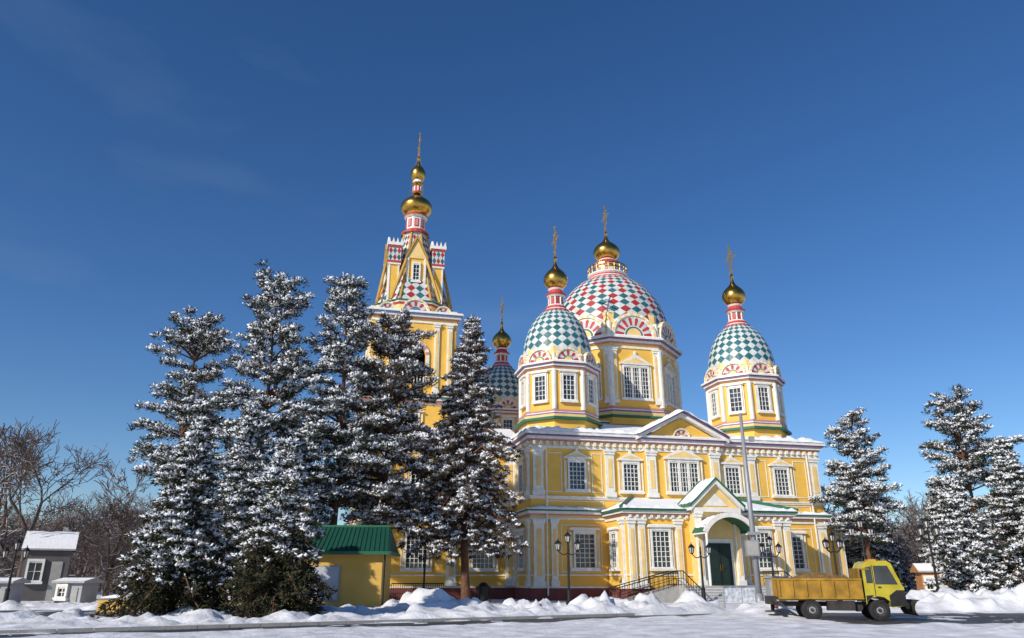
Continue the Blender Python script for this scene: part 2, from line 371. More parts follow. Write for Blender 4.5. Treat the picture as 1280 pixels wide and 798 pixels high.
dome.lathe(cx,cy,[(1.25,33.25,WHT),(1.45,33.4,RED),(1.5,33.6,WHT),(1.1,33.7,RED),(.9,33.95,WHT),(.95,34.05)],16,RED)
onion(gold,cx,cy,34.0,2.9,3.0); cross(gold,cx,cy,36.9,3.8)

# bell tower
tx,ty=-8.3,14.1; h=3.9
tw=MB()
tw.box(tx-h-.4,tx+h+.4,ty-h-.4,ty+h+.4,12,16.6,YEL)
layers(tw,tx-h-.4,tx+h+.4,ty-h-.4,ty+h+.4,16.2,[(.15,.1,WHT),(.2,.25,PINK),(.2,.4,WHT),(.12,.5,GRN),(.1,.45,SNOW)])
def archwall(F,hw,z0,z1,ar,asz,th,m):
    tw.box(-hw,-ar,-th,0,z0,z1,m,F); tw.box(ar,hw,-th,0,z0,z1,m,F); tw.box(-ar,ar,-th,-.002,z0,z0+.9,m,F)
    n=14
    for k in range(n):
        a0=math.pi*k/n;a1=math.pi*(k+1)/n
        p0=(ar*math.cos(a0),asz+ar*math.sin(a0));p1=(ar*math.cos(a1),asz+ar*math.sin(a1))
        tw.ext([p0,(p0[0],z1),(p1[0],z1),p1],-th,0,m,F)
        q=[(f*math.cos(a),asz+f*math.sin(a)) for f,a in((ar,a0),(ar+.3,a0),(ar+.3,a1),(ar,a1))]
        tw.ext(q,0,.14,WHT if k%2 else PINK,F)
    tw.box(-ar-.3,-ar,0,.14,z0+.9,asz,WHT,F); tw.box(ar,ar+.3,0,.14,z0+.9,asz,WHT,F)
for k in range(4):
    F=facet(tx,ty,k*math.pi/2,h)
    archwall(F,h-.003*k,17.3,24.2,1.15,20.9,.6,YEL)
    for s in(-3.3,3.3,-2.1,2.1): pil(tw,F,s,.45,17.3,24.0,.16)
    for j in range(8): tw.tube(F(-1.0+j*.285,.05,18.2),F(-1.0+j*.285,.05,19.0),.06,.06,6,WHT)
    tw.box(-1.3,1.3,-.05,.15,19.0,19.12,WHT,F)
    F2=facet(tx,ty,k*math.pi/2,h+.4); window(tw,F2,0,13.2,1.2,2,4,5)
    kokoshnik(tw,facet(tx,ty,k*math.pi/2,h+.05),0,25.0,1.25,9,back=1.0,inner=BLU)
    for s in(-2.6,2.6): kokoshnik(tw,facet(tx,ty,k*math.pi/2,h-.02),s,25.0,.75,7,back=.8,inner=BLU)
tw.box(tx-3.2,tx+3.2,ty-3.2,ty+3.2,17.25,17.35,STN)
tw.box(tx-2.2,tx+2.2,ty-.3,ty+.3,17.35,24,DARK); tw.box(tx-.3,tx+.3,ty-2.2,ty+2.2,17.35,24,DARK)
tw.lathe(tx-.1,ty-1.6,[(.95,20.0),(.8,20.2),(.55,21.2),(.2,21.5),(.1,22.6)],20,GOLDP)
layers(tw,tx-h,tx+h,ty-h,ty+h,24.0,[(.15,.1,WHT),(.25,.06,YEL2),(.12,.22,PINK),(.2,.38,WHT),(.12,.5,BLU),(.14,.58,WHT),(.08,.5,SNOW)])
tw.lathe(tx,ty,[(3.9,24.9),(3.9,26.0)],8,YEL2,RD(22.5))
oct_layers(tw,tx,ty,25.9,[(.15,4.0,RED),(.15,4.1,WHT),(.12,4.2,GRN)])
def pt(t): return (1.15+2.75*(1-t)**1.15,26.2+8.6*t)
lozenge(tw,tx,ty,pt,24,22,lambda i,j: TWHT if i%2==0 else (TEAL if (j+i//4)%2==0 else TRED),octo=True)
for k in range(8):
    a=k*math.pi/4+math.pi/8
    for j in range(8):
        r0,z0=pt(j/8);r1,z1=pt((j+1)/8)
        tw.tube((tx+r0*math.cos(a),ty+r0*math.sin(a),z0),(tx+r1*math.cos(a),ty+r1*math.sin(a),z1),.13,.13,6,GOLDP)
for k in range(4):
    F=frameN(tx,ty,k*math.pi/2)
    tw.box(-.72,.72,1.0,2.7,27.6,31.0,YEL,F)
    Fd=lambda s,o,z,F=F:F(s,2.7+o,z)
    window(tw,Fd,0,28.7,.55,1.6,2,4,'none',sur=0)
    tw.ext([(-.95,31.0),(.95,31.0),(0,33.0)],.8,2.82,YEL2,F)
    for sg in(-1,1):
        tw.ext([(sg*1.1,30.75),(sg*1.1,31.1),(0,33.5),(0,33.1)],.8,2.95,GOLDP,F)
        tw.tube(F(sg*1.0,2.85,30.8),F(sg*2.3,3.55,26.3),.15,.15,6,GOLDP)
        tw.box(sg*.83-.11,sg*.83+.11,2.55,2.85,27.4,31.0,WHT,F)
    tw.box(-.95,.95,1.5,2.95,27.3,27.5,WHT,F); tw.box(-.9,.9,2.7,2.85,28.0,28.15,RED,F)
    a=k*math.pi/2+math.pi/4
    px,py=tx+3.0*math.cos(a),ty+3.0*math.sin(a)
    for q,(z0,z1,rr,m) in enumerate([(26.0,30.2,.50,YEL),(30.2,30.4,.62,WHT),(30.4,30.6,.66,RED),(32.0,32.2,.68,RED),(32.2,32.5,.75,WHT)]):
        tw.box(px-rr,px+rr,py-rr,py+rr,z0,z1,m)
    tw.box(px-.6,px+.6,py-.6,py+.6,30.6,32.0,TWHT)
    for f in range(4):
        Fp_=facet(px,py,f*math.pi/2,.6)
        for ii in range(3):
            for jj in range(2):
                zc_=30.95+jj*.7; sc0=-.4+ii*.4
                mm=(TEAL,TRED)[(ii+jj)%2]
                tw.ext([(sc0,zc_-.34),(sc0+.19,zc_),(sc0,zc_+.34),(sc0-.19,zc_)],0,.012,mm,Fp_)
        Fq=facet(px,py,f*math.pi/2,.5)
        tw.box(-.5,-.36,0,.05,26.5,30.2,WHT,Fq); tw.box(.36,.5,0,.05,26.5,30.2,WHT,Fq)
        for s in(-.6,-.2,.2,.6): tw.ext([(s-.13,32.5),(s+.13,32.5),(s,33.0)],0,.14,WHT,facet(px,py,f*math.pi/2,.6))
tw.lathe(tx,ty,[(1.45,34.6,RED),(1.4,34.85,WHT),(1.1,35.0,RED),(1.05,35.15)],16,RED)
tw.lathe(tx,ty,[(.98,35.1),(.98,36.6)],8,WHT,RD(22.5))
for k in range(8):
    F=facet(tx,ty,k*math.pi/4,.905); tw.box(-.22,.22,0,.05,35.4,36.3,RED,F); tw.box(-.14,.14,.05,.08,35.5,36.2,PINK,F)
tw.lathe(tx,ty,[(1.0,36.5,WHT),(1.2,36.65,RED),(1.25,36.8,WHT),(.95,36.85)],16,RED)
tb_=MB()
onion(tb_,tx,ty,36.85,3.3,3.1)
tw.lathe(tx,ty,[(.42,39.5,GOLD),(.5,39.6,RED),(.42,40.4,GOLD),(.6,40.6,GOLD),(.6,40.75,WHT),(.45,41.1)],12,GOLD)
for k in range(8):
    a=k*math.pi/4; tw.box(-.08,.08,0,.05,39.75,40.3,WHT,facet(tx,ty,a,.43))
onion(tb_,tx,ty,41.0,1.6,2.6); cross(tb_,tx,ty,43.4,3.5)
for k in range(4):
    a=k*math.pi/2+.6; tw.tube((tx,ty,45.5),(tx+1.15*math.cos(a),ty+1.15*math.sin(a),38.6),.014,.014,4,GOLDX)

# porch block
PB=-3.9
porch.box(5.9,19.1,PB,.3,0,5.75,YEL); porch.box(5.78,19.22,PB-.12,.2,0,.9,PLI)
layers(porch,5.9,19.1,PB,.25,5.62,[(.13,.1,WHT),(.14,.06,YEL2),(.1,.22,PINK),(.18,.36,WHT),(.16,.5,GRN)])
layers(porch,5.9,19.1,PB,.25,1.75,[(.1,.07,WHT)])
for P in([(5.4,PB-.5,6.34),(19.6,PB-.5,6.34),(17,-.1,7.5),(8,-.1,7.5)],[(5.4,PB-.5,6.34),(8,-.1,7.5),(5.4,-.1,6.34)],[(19.6,PB-.5,6.34),(19.6,-.1,6.34),(17,-.1,7.5)]): porch.poly(P,SNOW)
snow_ridge(porch,(5.4,PB-.3,6.32),(10.2,PB-.3,6.32),.5,.25); snow_ridge(porch,(14.8,PB-.3,6.32),(19.6,PB-.3,6.32),.5,.25); snow_ridge(porch,(5.6,0,6.32),(5.6,PB-.4,6.32),.5,.2)
porch.tube((5.4,PB-.5,6.42),(8,-.2,7.6),.12,.12,6,GRN); porch.tube((19.6,PB-.5,6.42),(17,-.2,7.6),.12,.12,6,GRN)
FP=frameF(PB)
for s in(6.3,7.05,9.9,15.1,17.95,18.7): pil(porch,FP,s,.5,.9,5.62)
window(porch,FP,8.5,2.35,1.3,2.4,4,7,'flat',sur=.15); window(porch,FP,16.5,2.35,1.3,2.4,4,7,'flat',sur=.15)
FPL=frameN(5.9,0,math.pi); pil(porch,FPL,-0.5,.4,.9,5.62); pil(porch,FPL,3.5,.5,.9,5.62); window(porch,FPL,1.8,2.35,1.1,2.3,3,7,'flat',sur=.1)
for k in range(24):
    s=6.2+k*.55; porch.box(s-.09,s+.09,.05,.28,5.7,5.88,WHT,FP)
# portal
PC_=12.6
porch.box(PC_-1.75,PC_+1.75,-4.7,-3.8,.9,6.3,YEL2); Fp=frameF(-4.7)
for s in(PC_-1.5,PC_+1.5): pil(porch,Fp,s,.42,1.1,6.1,.25)
porch.box(PC_-1.15,PC_+1.15,0,.06,1.1,4.25,WHT,Fp)
porch.box(PC_-.9,PC_+.9,.06,.12,1.12,3.95,DOOR,Fp); porch.box(PC_-.02,PC_+.02,.12,.15,1.12,3.95,IRON,Fp)
for sx in(PC_-.78,PC_+.12):
    for z in(1.35,2.25,3.1): porch.box(sx,sx+.66,.12,.15,z,z+.7,DOOR,Fp)
for sx in(PC_-.1,PC_+.06): porch.box(sx,sx+.04,.15,.22,2.1,2.5,GOLD,Fp)
porch.box(PC_-1.85,PC_+1.85,-.2,.35,6.1,6.4,WHT,Fp)
porch.ext([(PC_-1.8,6.4),(PC_+1.8,6.4),(PC_,8.1)],-2.0,.1,YEL2,Fp)
porch.ext([(PC_-.95,6.55),(PC_+.95,6.55),(PC_,7.4)],.1,.16,WHT,Fp)
for sg in(-1,1):
    porch.ext([(PC_+sg*2.1,6.2),(PC_+sg*2.1,6.5),(PC_,8.45),(PC_,8.12)],-2.1,.42,WHT,Fp)
    porch.ext([(PC_+sg*2.2,6.48),(PC_+sg*2.2,6.58),(PC_,8.58),(PC_,8.45)],-2.2,.52,GRN,Fp)
    for k in range(4): snow_ridge(porch,(PC_+sg*2.1,-4.85+k*.55,6.62),(PC_,-4.85+k*.55,8.55),.62,.14)
n=16; Rr=2.15; zc=3.55
for k in range(n):
    a0=RD(28+124*k/n);a1=RD(28+124*(k+1)/n)
    P=[(PC_+f*math.cos(a),zc+f*math.sin(a)) for f,a in((Rr,a0),(Rr+.12,a0),(Rr+.12,a1),(Rr,a1))]
    porch.ext(P,.0,1.9,GRN,Fp)
    P=[(PC_+f*math.cos(a),zc+f*math.sin(a)) for f,a in((Rr-.08,a0),(Rr+.24,a0),(Rr+.24,a1),(Rr-.08,a1))]
    porch.ext(P,1.9,2.05,WHT,Fp)
for k in range(5): 
    for j in range(6):
        a0=RD(38+104*j/6);a1=RD(38+104*(j+1)/6)
        snow_ridge(porch,(PC_+(Rr+.12)*math.cos(a0),-4.95-k*.38,zc+(Rr+.1)*math.sin(a0)),(PC_+(Rr+.12)*math.cos(a1),-4.95-k*.38,zc+(Rr+.1)*math.sin(a1)),.42,.14,.25)
for s in(PC_-1.85,PC_+1.85):
    porch.tube((s,-6.6,1.1),(s,-6.6,4.55),.09,.09,10,WHT); porch.box(s-.12,s+.12,-6.65,-4.7,4.5,4.62,WHT)
stairs.box(8.6,16.4,-6.9,-4.0,0,1.1,STN); 
for k in range(6): stairs.box(8.6+.002*k,16.4-.002*k,-7.25-.34*k,-6.85,0,1.1-.17*(k+1),STN); stairs.box(8.7,16.3,-7.22-.34*k,-6.93-.34*k,1.1-.17*(k+1),1.1-.17*(k+1)+.025,SNOW)
def rail(mb,p0,p1,h=.95,step=.35):
    p0=Vector(p0);p1=Vector(p1);L=(p1-p0).length;n=max(1,int(L/step));U=Vector((0,0,h))
    mb.tube(p0+U,p1+U,.035,.035,6,IRON);mb.tube(p0+U*.5,p1+U*.5,.02,.02,5,IRON);mb.tube(p0+U*.1,p1+U*.1,.02,.02,5,IRON)
    for k in range(n+1):
        q=p0+(p1-p0)*k/n; mb.tube(q,q+U,.02,.02,5,IRON)
rail(stairs,(8.7,-6.8,1.1),(8.7,-9.2,0)); rail(stairs,(16.3,-6.8,1.1),(16.3,-9.2,0))
rail(stairs,(8.7,-6.8,1.1),(8.7,-4.1,1.1)); rail(stairs,(16.3,-6.8,1.1),(16.3,-4.1,1.1))
stairs.ext([(4.2,0),(8.6,0),(8.6,1.1)],4.6,6.2,STN,frameF(0)); rail(stairs,(4.2,-6.15,.02),(8.6,-6.15,1.1)); rail(stairs,(4.2,-4.7,.02),(8.6,-4.7,1.1))
for s in(1.15,23.8): trim.tube((s,-.3,.4),(s,-.3,11.3),.06,.06,8,WHT)
walls.obj('walls',cath);trim.obj('trim_and_cornices',cath);win.obj('windows',cath);roof.obj('roof',cath);dome.obj('domes',cath)
gold.obj('gilded_cupolas',cath,True).modifiers.new('e','EDGE_SPLIT').split_angle=RD(50)
tb_.obj('bell_tower_cupola',cath,True).modifiers.new('e','EDGE_SPLIT').split_angle=RD(50)
snow.obj('cornice_snow',cath,True);porch.obj('porch',cath);stairs.obj('steps_and_ramp',cath)
tw.obj('bell_tower',cath)

# ------------------------------------------------------------------ terrain
def vn(x,y,seed,s):
    rs=np.random.RandomState(seed);T=rs.rand(256,256)
    x=x/s+1000;y=y/s+1000;xi=np.floor(x).astype(int);yi=np.floor(y).astype(int);fx=x-xi;fy=y-yi
    fx=fx*fx*(3-2*fx);fy=fy*fy*(3-2*fy)
    g=lambda a,b:T[a%256,b%256]
    return (g(xi,yi)*(1-fx)+g(xi+1,yi)*fx)*(1-fy)+(g(xi,yi+1)*(1-fx)+g(xi+1,yi+1)*fx)*fy
def ss(x,a,b):
    t=np.clip((x-a)/(b-a),0,1);return t*t*(3-2*t)
def mesh_np(name,V,faces,mats,smooth=True,parent=None):
    me=bpy.data.meshes.new(name); me.vertices.add(len(V)); me.vertices.foreach_set('co',np.asarray(V,dtype=np.float32).ravel())
    nl=sum(f.size for f,_ in faces); nf=sum(len(f) for f,_ in faces)
    me.loops.add(nl); me.polygons.add(nf)
    li=np.concatenate([f.ravel() for f,_ in faces]).astype(np.int32); me.loops.foreach_set('vertex_index',li)
    st=[];k=0
    for f,_ in faces:
        st.append(k+np.arange(len(f))*f.shape[1]); k+=f.size
    me.polygons.foreach_set('loop_start',np.concatenate(st).astype(np.int32))
    mi=np.concatenate([np.full(len(f),m) for f,m in faces]).astype(np.int32)
    for m in mats: me.materials.append(m)
    me.polygons.foreach_set('material_index',mi)
    me.polygons.foreach_set('use_smooth',np.full(nf,smooth))
    me.update(calc_edges=True); me.validate()
    o=bpy.data.objects.new(name,me); sc.collection.objects.link(o)
    if parent:o.parent=parent
    return o
ASPH=mat('wet_asphalt',(.045,.048,.055),.5,0,var=.35,scale=.7,bump=.25,bscale=30,col2=(.09,.09,.10))
g=MB(); g.poly([(-3000,-300,-.16),(3000,-300,-.16),(3000,4000,-.16),(-3000,4000,-.16)],SNOW); g.obj('ground')
a=MB(); a.box(-62,62,14,47,-.15,0,ASPH); a.obj('road')
xs=np.arange(-75,75.01,.20); ys=np.concatenate([np.arange(12,20,.5),np.arange(20,46,.16),np.arange(46,75,.6)])
X,Y=np.meshgrid(xs,ys); 
lx=X+13.6; ly=Y-23.6; dd=-lx*.487+ly*.873
wob=(vn(X,Y,1,2.5)-.5)*.9+(vn(X,Y,2,.7)-.5)*.5
A=1-ss(np.abs(dd)+wob*.7,1.15,1.4)
A=A*(1-ss(X,8,12))
B=ss(X+wob*2,12,13.5)*ss(Y+wob,28.6,29.2)*(1-ss(Y+wob,38.2,38.9))
C=(1-ss(X+wob*2,-17.0,-15.5))*ss(Y+wob,31.5,32.1)*(1-ss(Y+wob,41.5,42.2))
road=np.clip(np.maximum(np.maximum(A,B),C),0,1)
Z=.05+(vn(X,Y,3,6)-.5)*.05+(vn(X,Y,4,1.6)-.5)*.05+(vn(X,Y,5,.5)-.5)*.05
lump=np.maximum(0,vn(X,Y,6,1.3)*.5+vn(X,Y,7,.6)*.5-.42)+np.maximum(0,vn(X,Y,17,.4)-.62)*.45
farb=ss(dd,1.3,2.2)*(1-ss(Y,41,44))*ss(Y,25,29)*(1-ss(X,9,13))
Z+=farb*(lump*.85+.05)
ridge=np.exp(-((Y-41.0-(vn(X,Y,21,5)-.5)*1.5)/1.0)**2)*ss(X,-20,-15)*(1-ss(X,10,13)); Z+=ridge*(lump*1.1+.12)
b2=ss(Y,39,40.2)*(1-ss(Y,42.5,44))*ss(X,15,19); Z+=b2*(lump*1.5+.22+.5*np.exp(-((X-27)/5)**2))
b3=np.exp(-((Y-27.0)/1.0)**2)*ss(X,8,12)*(1-ss(X,30,40)); Z+=b3*(lump*.3+.02)
b4=np.exp(-((Y-23.8)/1.4)**2)*ss(X,12.5,17); Z+=b4*(lump*1.0+.22)
b5=np.exp(-((X-11.3)/2.0)**2-((Y-35.5)/2.0)**2); Z+=b5*(.36+lump*.9)
b6=ss(Y,42.5,43.5)*(1-ss(Y,46,47))*(1-ss(X,-20,-17)); Z+=b6*(.12+lump*.6)
b7=np.exp(-((dd+2.2)/.7)**2)*(1-ss(X,8,12)); Z+=b7*lump*.15
patch=ss(vn(X,Y,8,1.2)*.6+vn(X,Y,9,.4)*.4,.66,.76)*.05
Z=Z*(1-road)+(-.04+patch)*road
Z=np.where(Y>46.5,np.maximum(Z,.02),Z)
nx,ny=len(xs),len(ys); idx=np.arange(nx*ny).reshape(ny,nx)
Q=np.stack([idx[:-1,:-1],idx[:-1,1:],idx[1:,1:],idx[1:,:-1]],-1).reshape(-1,4)
mesh_np('snow_cover',np.stack([X,Y,Z],-1).reshape(-1,3),[(Q,0)],[SNOWG])
kb=MB()
for k in range(30):
    t0=-8+k*1.02;t1=t0+1.0
    P=[(-13.6+.873*t-.487*o,23.6+.487*t+.873*o) for t,o in((t0,1.25),(t1,1.25),(t1,1.4),(t0,1.4))]
    i=len(kb.v); kb.v+=[(x,y,-.1) for x,y in P]+[(x,y,.11) for x,y in P]
    for q in ((4,5,6,7),(0,1,5,4),(1,2,6,5),(2,3,7,6),(3,0,4,7)): kb.f.append(tuple(i+j for j in q)); kb.m.append(kb.mi(STN))
kb.obj('kerb')

# ------------------------------------------------------------------ trees
def unit(v): return v/np.maximum(1e-6,np.linalg.norm(v,axis=-1,keepdims=True))
def sprigs(rs,C,Dr,L,Wd):
    n=len(C); S=unit(np.cross(Dr,rs.normal(size=(n,3)))); L=L[:,None];Wd=Wd[:,None]
    V=np.stack([C,C+Dr*L*.45+S*Wd,C+Dr*L,C+Dr*L*.45-S*Wd],1)
    return V.reshape(-1,3),np.arange(n*4).reshape(n,4)
OCT=np.array([(1,0,0),(0,1,0),(-1,0,0),(0,-1,0),(0,0,1),(0,0,-1)],float)
OF=np.array([(0,1,4),(1,2,4),(2,3,4),(3,0,4),(1,0,5),(2,1,5),(3,2,5),(0,3,5)])
def lumps(rs,C,sz,flat=.5):
    n=len(C); V=OCT[None]*(1+rs.uniform(-.35,.35,(n,6,1)))*sz[:,None,None]
    V=V+rs.normal(size=(n,6,3))*sz[:,None,None]*.18
    V[:,:,2]*=flat
    a=rs.uniform(0,6.28,n);c,s=np.cos(a)[:,None],np.sin(a)[:,None]
    x=V[:,:,0]*c-V[:,:,1]*s*.7;y=V[:,:,0]*s+V[:,:,1]*c*.7
    V=np.stack([x,y,V[:,:,2]],-1)+C[:,None,:]
    F=OF[None]+np.arange(n)[:,None,None]*6
    return V.reshape(-1,3),F.reshape(-1,3)
def conifer(name,seed,x,y,h,cb,R,kind='pine',needles=NEED,nl=48,snowy=1.0,lean=0,snow_from=0.0,tr=None,q_=1.0):
    rs=np.random.RandomState(seed); e=empty(name,(x,y,0),rs.uniform(0,6))
    tb=MB(); tr=tr or h*.012+.05
    bx,by=rs.uniform(-1,1,2)*h*.014
    def tp(z):
        t=z/h; return np.array([bx*math.sin(t*3)+lean*t,by*math.sin(t*4),z])
    for k in range(10):
        z0=h*k/10;z1=h*(k+1)/10; tb.tube(tp(z0),tp(z1),tr*(1-k/10.5)*(1.25 if k==0 else 1),tr*(1-(k+1)/10.5),9,BARK,cap=False)
    PC=[];PR=[];PD=[];PT=[]
    pine=kind=='pine'; limbs=[]
    for i in range(nl):
        t=(i+rs.uniform(-.4,.4))/nl; t=min(max(t,0),.985)
        z=cb+(h-cb)*t
        if pine:
            prof=(min(1,(t+.22)/.42)**.8)*(1-t)**.30
            tr_=R*prof*rs.uniform(.66,1.14); m=rs.randint(4,8) if t<.8 else rs.randint(4,6)
            a0=rs.uniform(0,6.28)
            for k in range(m):
                az=a0+k*6.283/m+rs.uniform(-.45,.45)
                limbs.append((z+rs.uniform(-.18,.18),az,tr_*rs.uniform(.5,1.2)+.25,RD(rs.uniform(-10,22)+34*t)))
        else:
            prof=(1-t)**.8*min(1,(t+.10)/.14)
            m=6 if kind=='spruce' else 5
            a0=rs.uniform(0,6.283); rr=rs.uniform(.8,1.12)
            for k in range(m):
                limbs.append((z,a0+k*6.283/m+rs.uniform(-.35,.35),(R*prof*rr+.18)*rs.uniform(.65,1.12),RD((-12 if kind=='spruce' else -8)+ 40*t)))
    for z,az,Lk,el in limbs:
            t=(z-cb)/(h-cb)
            d=np.array([math.cos(az)*math.cos(el),math.sin(az)*math.cos(el),math.sin(el)])
            sag=(.10 if pine else .18 if kind=='spruce' else .24)*Lk
            p0=tp(z); p1=p0+d*Lk
            pm=p0+d*Lk*.5+np.array([0,0,sag*.5]); p1=p1-np.array([0,0,sag])
            r0=max(.02,.022*Lk+.012)
            tb.tube(p0,pm,r0,r0*.65,4,BARK,cap=False);tb.tube(pm,p1,r0*.65,.012,4,BARK,cap=False)
            n=max(1,int(Lk/(.38 if pine else .36 if kind=='spruce' else .40)))
            for k in range(n):
                u=(k+rs.uniform(.2,.9))/n
                u=(.30+.70*u) if pine else (.15+.85*u)
                q=p0*(1-u)**2+2*u*(1-u)*pm+p1*u*u
                pr=rs.uniform(.32,.64)*(1-.12*u) if pine else rs.uniform(.24,.40)*(1.15-.4*u)
                side=rs.uniform(-1,1)*(.36 if pine else .26)*Lk*(.25+.5*u)*.8
                q=q+np.array([-math.sin(az),math.cos(az),0])*side
                q[2]+= rs.uniform(-.12,.22) if pine else -abs(side)*.25
                PC.append(q);PR.append(pr);PD.append(d);PT.append(z/h)
    PC=np.array(PC);PR=np.array(PR);PD=np.array(PD);PT=np.array(PT); n=len(PC)
    vz=.64 if pine else .55
    def cloud(K,up):
        off=rs.normal(size=(n,K,3)); off=unit(off)*rs.uniform(.2,1,(n,K,1))
        if up: off[:,:,2]=np.abs(off[:,:,2])+.18
        off[:,:,2]*=vz
        C=PC[:,None,:]+off*PR[:,None,None]*.9
        Dr=unit(off*1.0+PD[:,None,:]*.5+np.array([0,0,.3 if pine else (-.15 if kind=='spruce' else -.7)])*(0.3 if up else 1)+rs.normal(size=(n,K,3))*.4)
        return C,Dr
    K=int((56 if pine else 36)*q_)
    C,Dr=cloud(K,False); m=n*K
    V1,F1=sprigs(rs,C.reshape(-1,3),Dr.reshape(-1,3),rs.uniform(.14,.34,m)*(1 if kind!='spruce' else .85),rs.uniform(.018,.045,m))
    prob=snowy*np.clip((PT-snow_from)/.22+.10,0,1)*np.where(rs.rand(n)<.85,1,.15)
    K2=int((24 if pine else 15)*q_); C,Dr=cloud(K2,True); keep=rs.rand(n,K2)<prob[:,None]
    C=C[keep];Dr=Dr[keep];m=len(C)
    V3,F3=sprigs(rs,C,Dr,rs.uniform(.12,.28,m),rs.uniform(.022,.05,m))
    KS=int((16 if pine else 11)*q_)
    off=rs.normal(size=(n,KS,3));off=unit(off)*rs.uniform(.1,1.05,(n,KS,1)); off[:,:,2]=np.abs(off[:,:,2])*vz+.12
    C=(PC[:,None,:]+off*PR[:,None,None]*.95)
    sz=rs.uniform(.045,.17,(n,KS))*(1 if pine else .9)
    keep=rs.rand(n,KS)<prob[:,None]
    V2,F2=lumps(rs,C[keep],sz[keep],.6)
    mesh_np('needles',V1,[(F1,0)],[needles],False,e)
    mesh_np('branch_snow',np.concatenate([V2,V3]),[(F2,0),(F3+len(V2),0)],[SNOWT],True,e)
    tb.obj('trunk_and_limbs',e,True)
    return e
conifer('pine_tree',11,-21.3,48,18.4,7.5,3.7,nl=14,snowy=.95)
conifer('pine_tree',12,-15.7,46,20.3,7.5,4.0,nl=17,snowy=.9)
conifer('pine_tree',13,-10.9,46,20.7,5.5,3.3,nl=20,snowy=.95)
conifer('pine_tree',14,-7.9,48,18.6,4.6,4.5,needles=NEEDB,nl=23,snowy=.8)
conifer('spruce_tree',15,-2.9,50,19.3,3.9,4.7,'larch',needles=NEEDB,nl=60,snowy=.7)
conifer('spruce_tree',16,-14.2,33,7.7,.25,2.7,'spruce',needles=NEEDG,nl=42,snow_from=.22,q_=1.35)
conifer('spruce_tree',17,-9.8,32.5,7.3,.25,2.4,'spruce',needles=NEEDG,nl=40,snow_from=.32,q_=1.35)
conifer('spruce_tree',18,-14.6,41,11.0,.8,3.1,'spruce',nl=46,snowy=.9)
conifer('spruce_tree',19,-18.3,43,10.5,.8,3.1,'spruce',nl=44,snowy=.9)
conifer('spruce_tree',20,-12.0,44,10.8,.8,2.8,'spruce',nl=42,snowy=.85)
conifer('pine_tree',21,28.6,62,14.4,4.5,3.6,nl=14,snowy=.95)
conifer('pine_tree',22,35.2,58,15.2,6.5,3.9,nl=13,snowy=.8)
conifer('spruce_tree',23,29.3,50,8.0,.5,2.7,'spruce',nl=38)
conifer('spruce_tree',24,33.2,50,10.4,.5,3.3,'spruce',nl=42,snowy=.95)
conifer('spruce_tree',25,35.5,63,9.5,.5,2.8,'spruce',nl=36)
conifer('spruce_tree',26,31.0,68,9,.5,3.1,'spruce',nl=36,snowy=.7)
conifer('spruce_tree',27,36.2,47,7.5,.5,2.6,'spruce',nl=36,snowy=.8)
conifer('spruce_tree',28,35.0,74,9.5,.5,3.0,'spruce',nl=34,snowy=.6)

def bare(rs,h,depth=6,spread=.55,minr=.012):
    V=[];F=[]
    def seg(p,q,r0,r1):
        d=Vector(q-p).normalized();a=d.orthogonal().normalized();b=d.cross(a);i=len(V)
        for P,r in((p,r0),(q,r1)):
            for j in range(3):
                t=2.094*j; V.append(tuple(Vector(P)+a*(r*math.cos(t))+b*(r*math.sin(t))))
        for j in range(3): F.append((i+j,i+(j+1)%3,i+3+(j+1)%3,i+3+j))
    def grow(p,d,L,r,k):
        d2=unit(d+rs.normal(size=3)*.12+np.array([0,0,.05])); pm=p+d2*L*.5; d3=unit(d2+rs.normal(size=3)*.2); q=pm+d3*L*.5
        r1=max(minr,r*.72); seg(p,pm,r,(r+r1)/2); seg(pm,q,(r+r1)/2,r1)
        if k==0:return
        n=3 if k>1 else 4
        for _ in range(n):
            nd=unit(d3+rs.normal(size=3)*spread+np.array([0,0,.08])); grow(q if rs.rand()<.7 else pm,nd,L*rs.uniform(.62,.86),max(minr,r1*.7),k-1)
    grow(np.zeros(3),np.array([0,0,1.]),h*.24,h*.018,depth)
    V=np.array(V);V*=h/V[:,2].max();return V,np.array(F)
rs=np.random.RandomState(5)
for i,(x,y,h_) in enumerate([(-36.5,58,13.8),(-41,60,13.6),(-34.0,66,11.6)]):
    V,F=bare(rs,h_,6,.58,.018); e=empty('bare_deciduous_tree',(x,y,0)); mesh_np('branches',V,[(F,0)],[TWIG],True,e)
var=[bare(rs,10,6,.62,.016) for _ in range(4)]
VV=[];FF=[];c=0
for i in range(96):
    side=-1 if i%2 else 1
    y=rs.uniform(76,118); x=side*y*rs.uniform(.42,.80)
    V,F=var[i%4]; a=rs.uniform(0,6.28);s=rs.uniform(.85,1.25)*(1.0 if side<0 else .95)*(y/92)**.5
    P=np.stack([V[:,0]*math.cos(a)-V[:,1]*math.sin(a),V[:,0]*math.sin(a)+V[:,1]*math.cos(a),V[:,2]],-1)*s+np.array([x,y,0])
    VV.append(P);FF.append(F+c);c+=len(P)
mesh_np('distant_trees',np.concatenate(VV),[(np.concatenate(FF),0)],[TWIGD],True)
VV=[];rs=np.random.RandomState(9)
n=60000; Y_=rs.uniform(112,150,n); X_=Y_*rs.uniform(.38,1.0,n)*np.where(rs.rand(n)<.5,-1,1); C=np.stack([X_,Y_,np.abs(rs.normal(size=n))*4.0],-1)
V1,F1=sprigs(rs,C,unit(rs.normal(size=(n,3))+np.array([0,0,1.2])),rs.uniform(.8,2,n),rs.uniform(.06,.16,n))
mesh_np('background_thicket',V1,[(F1,0)],[TWIGD],False)

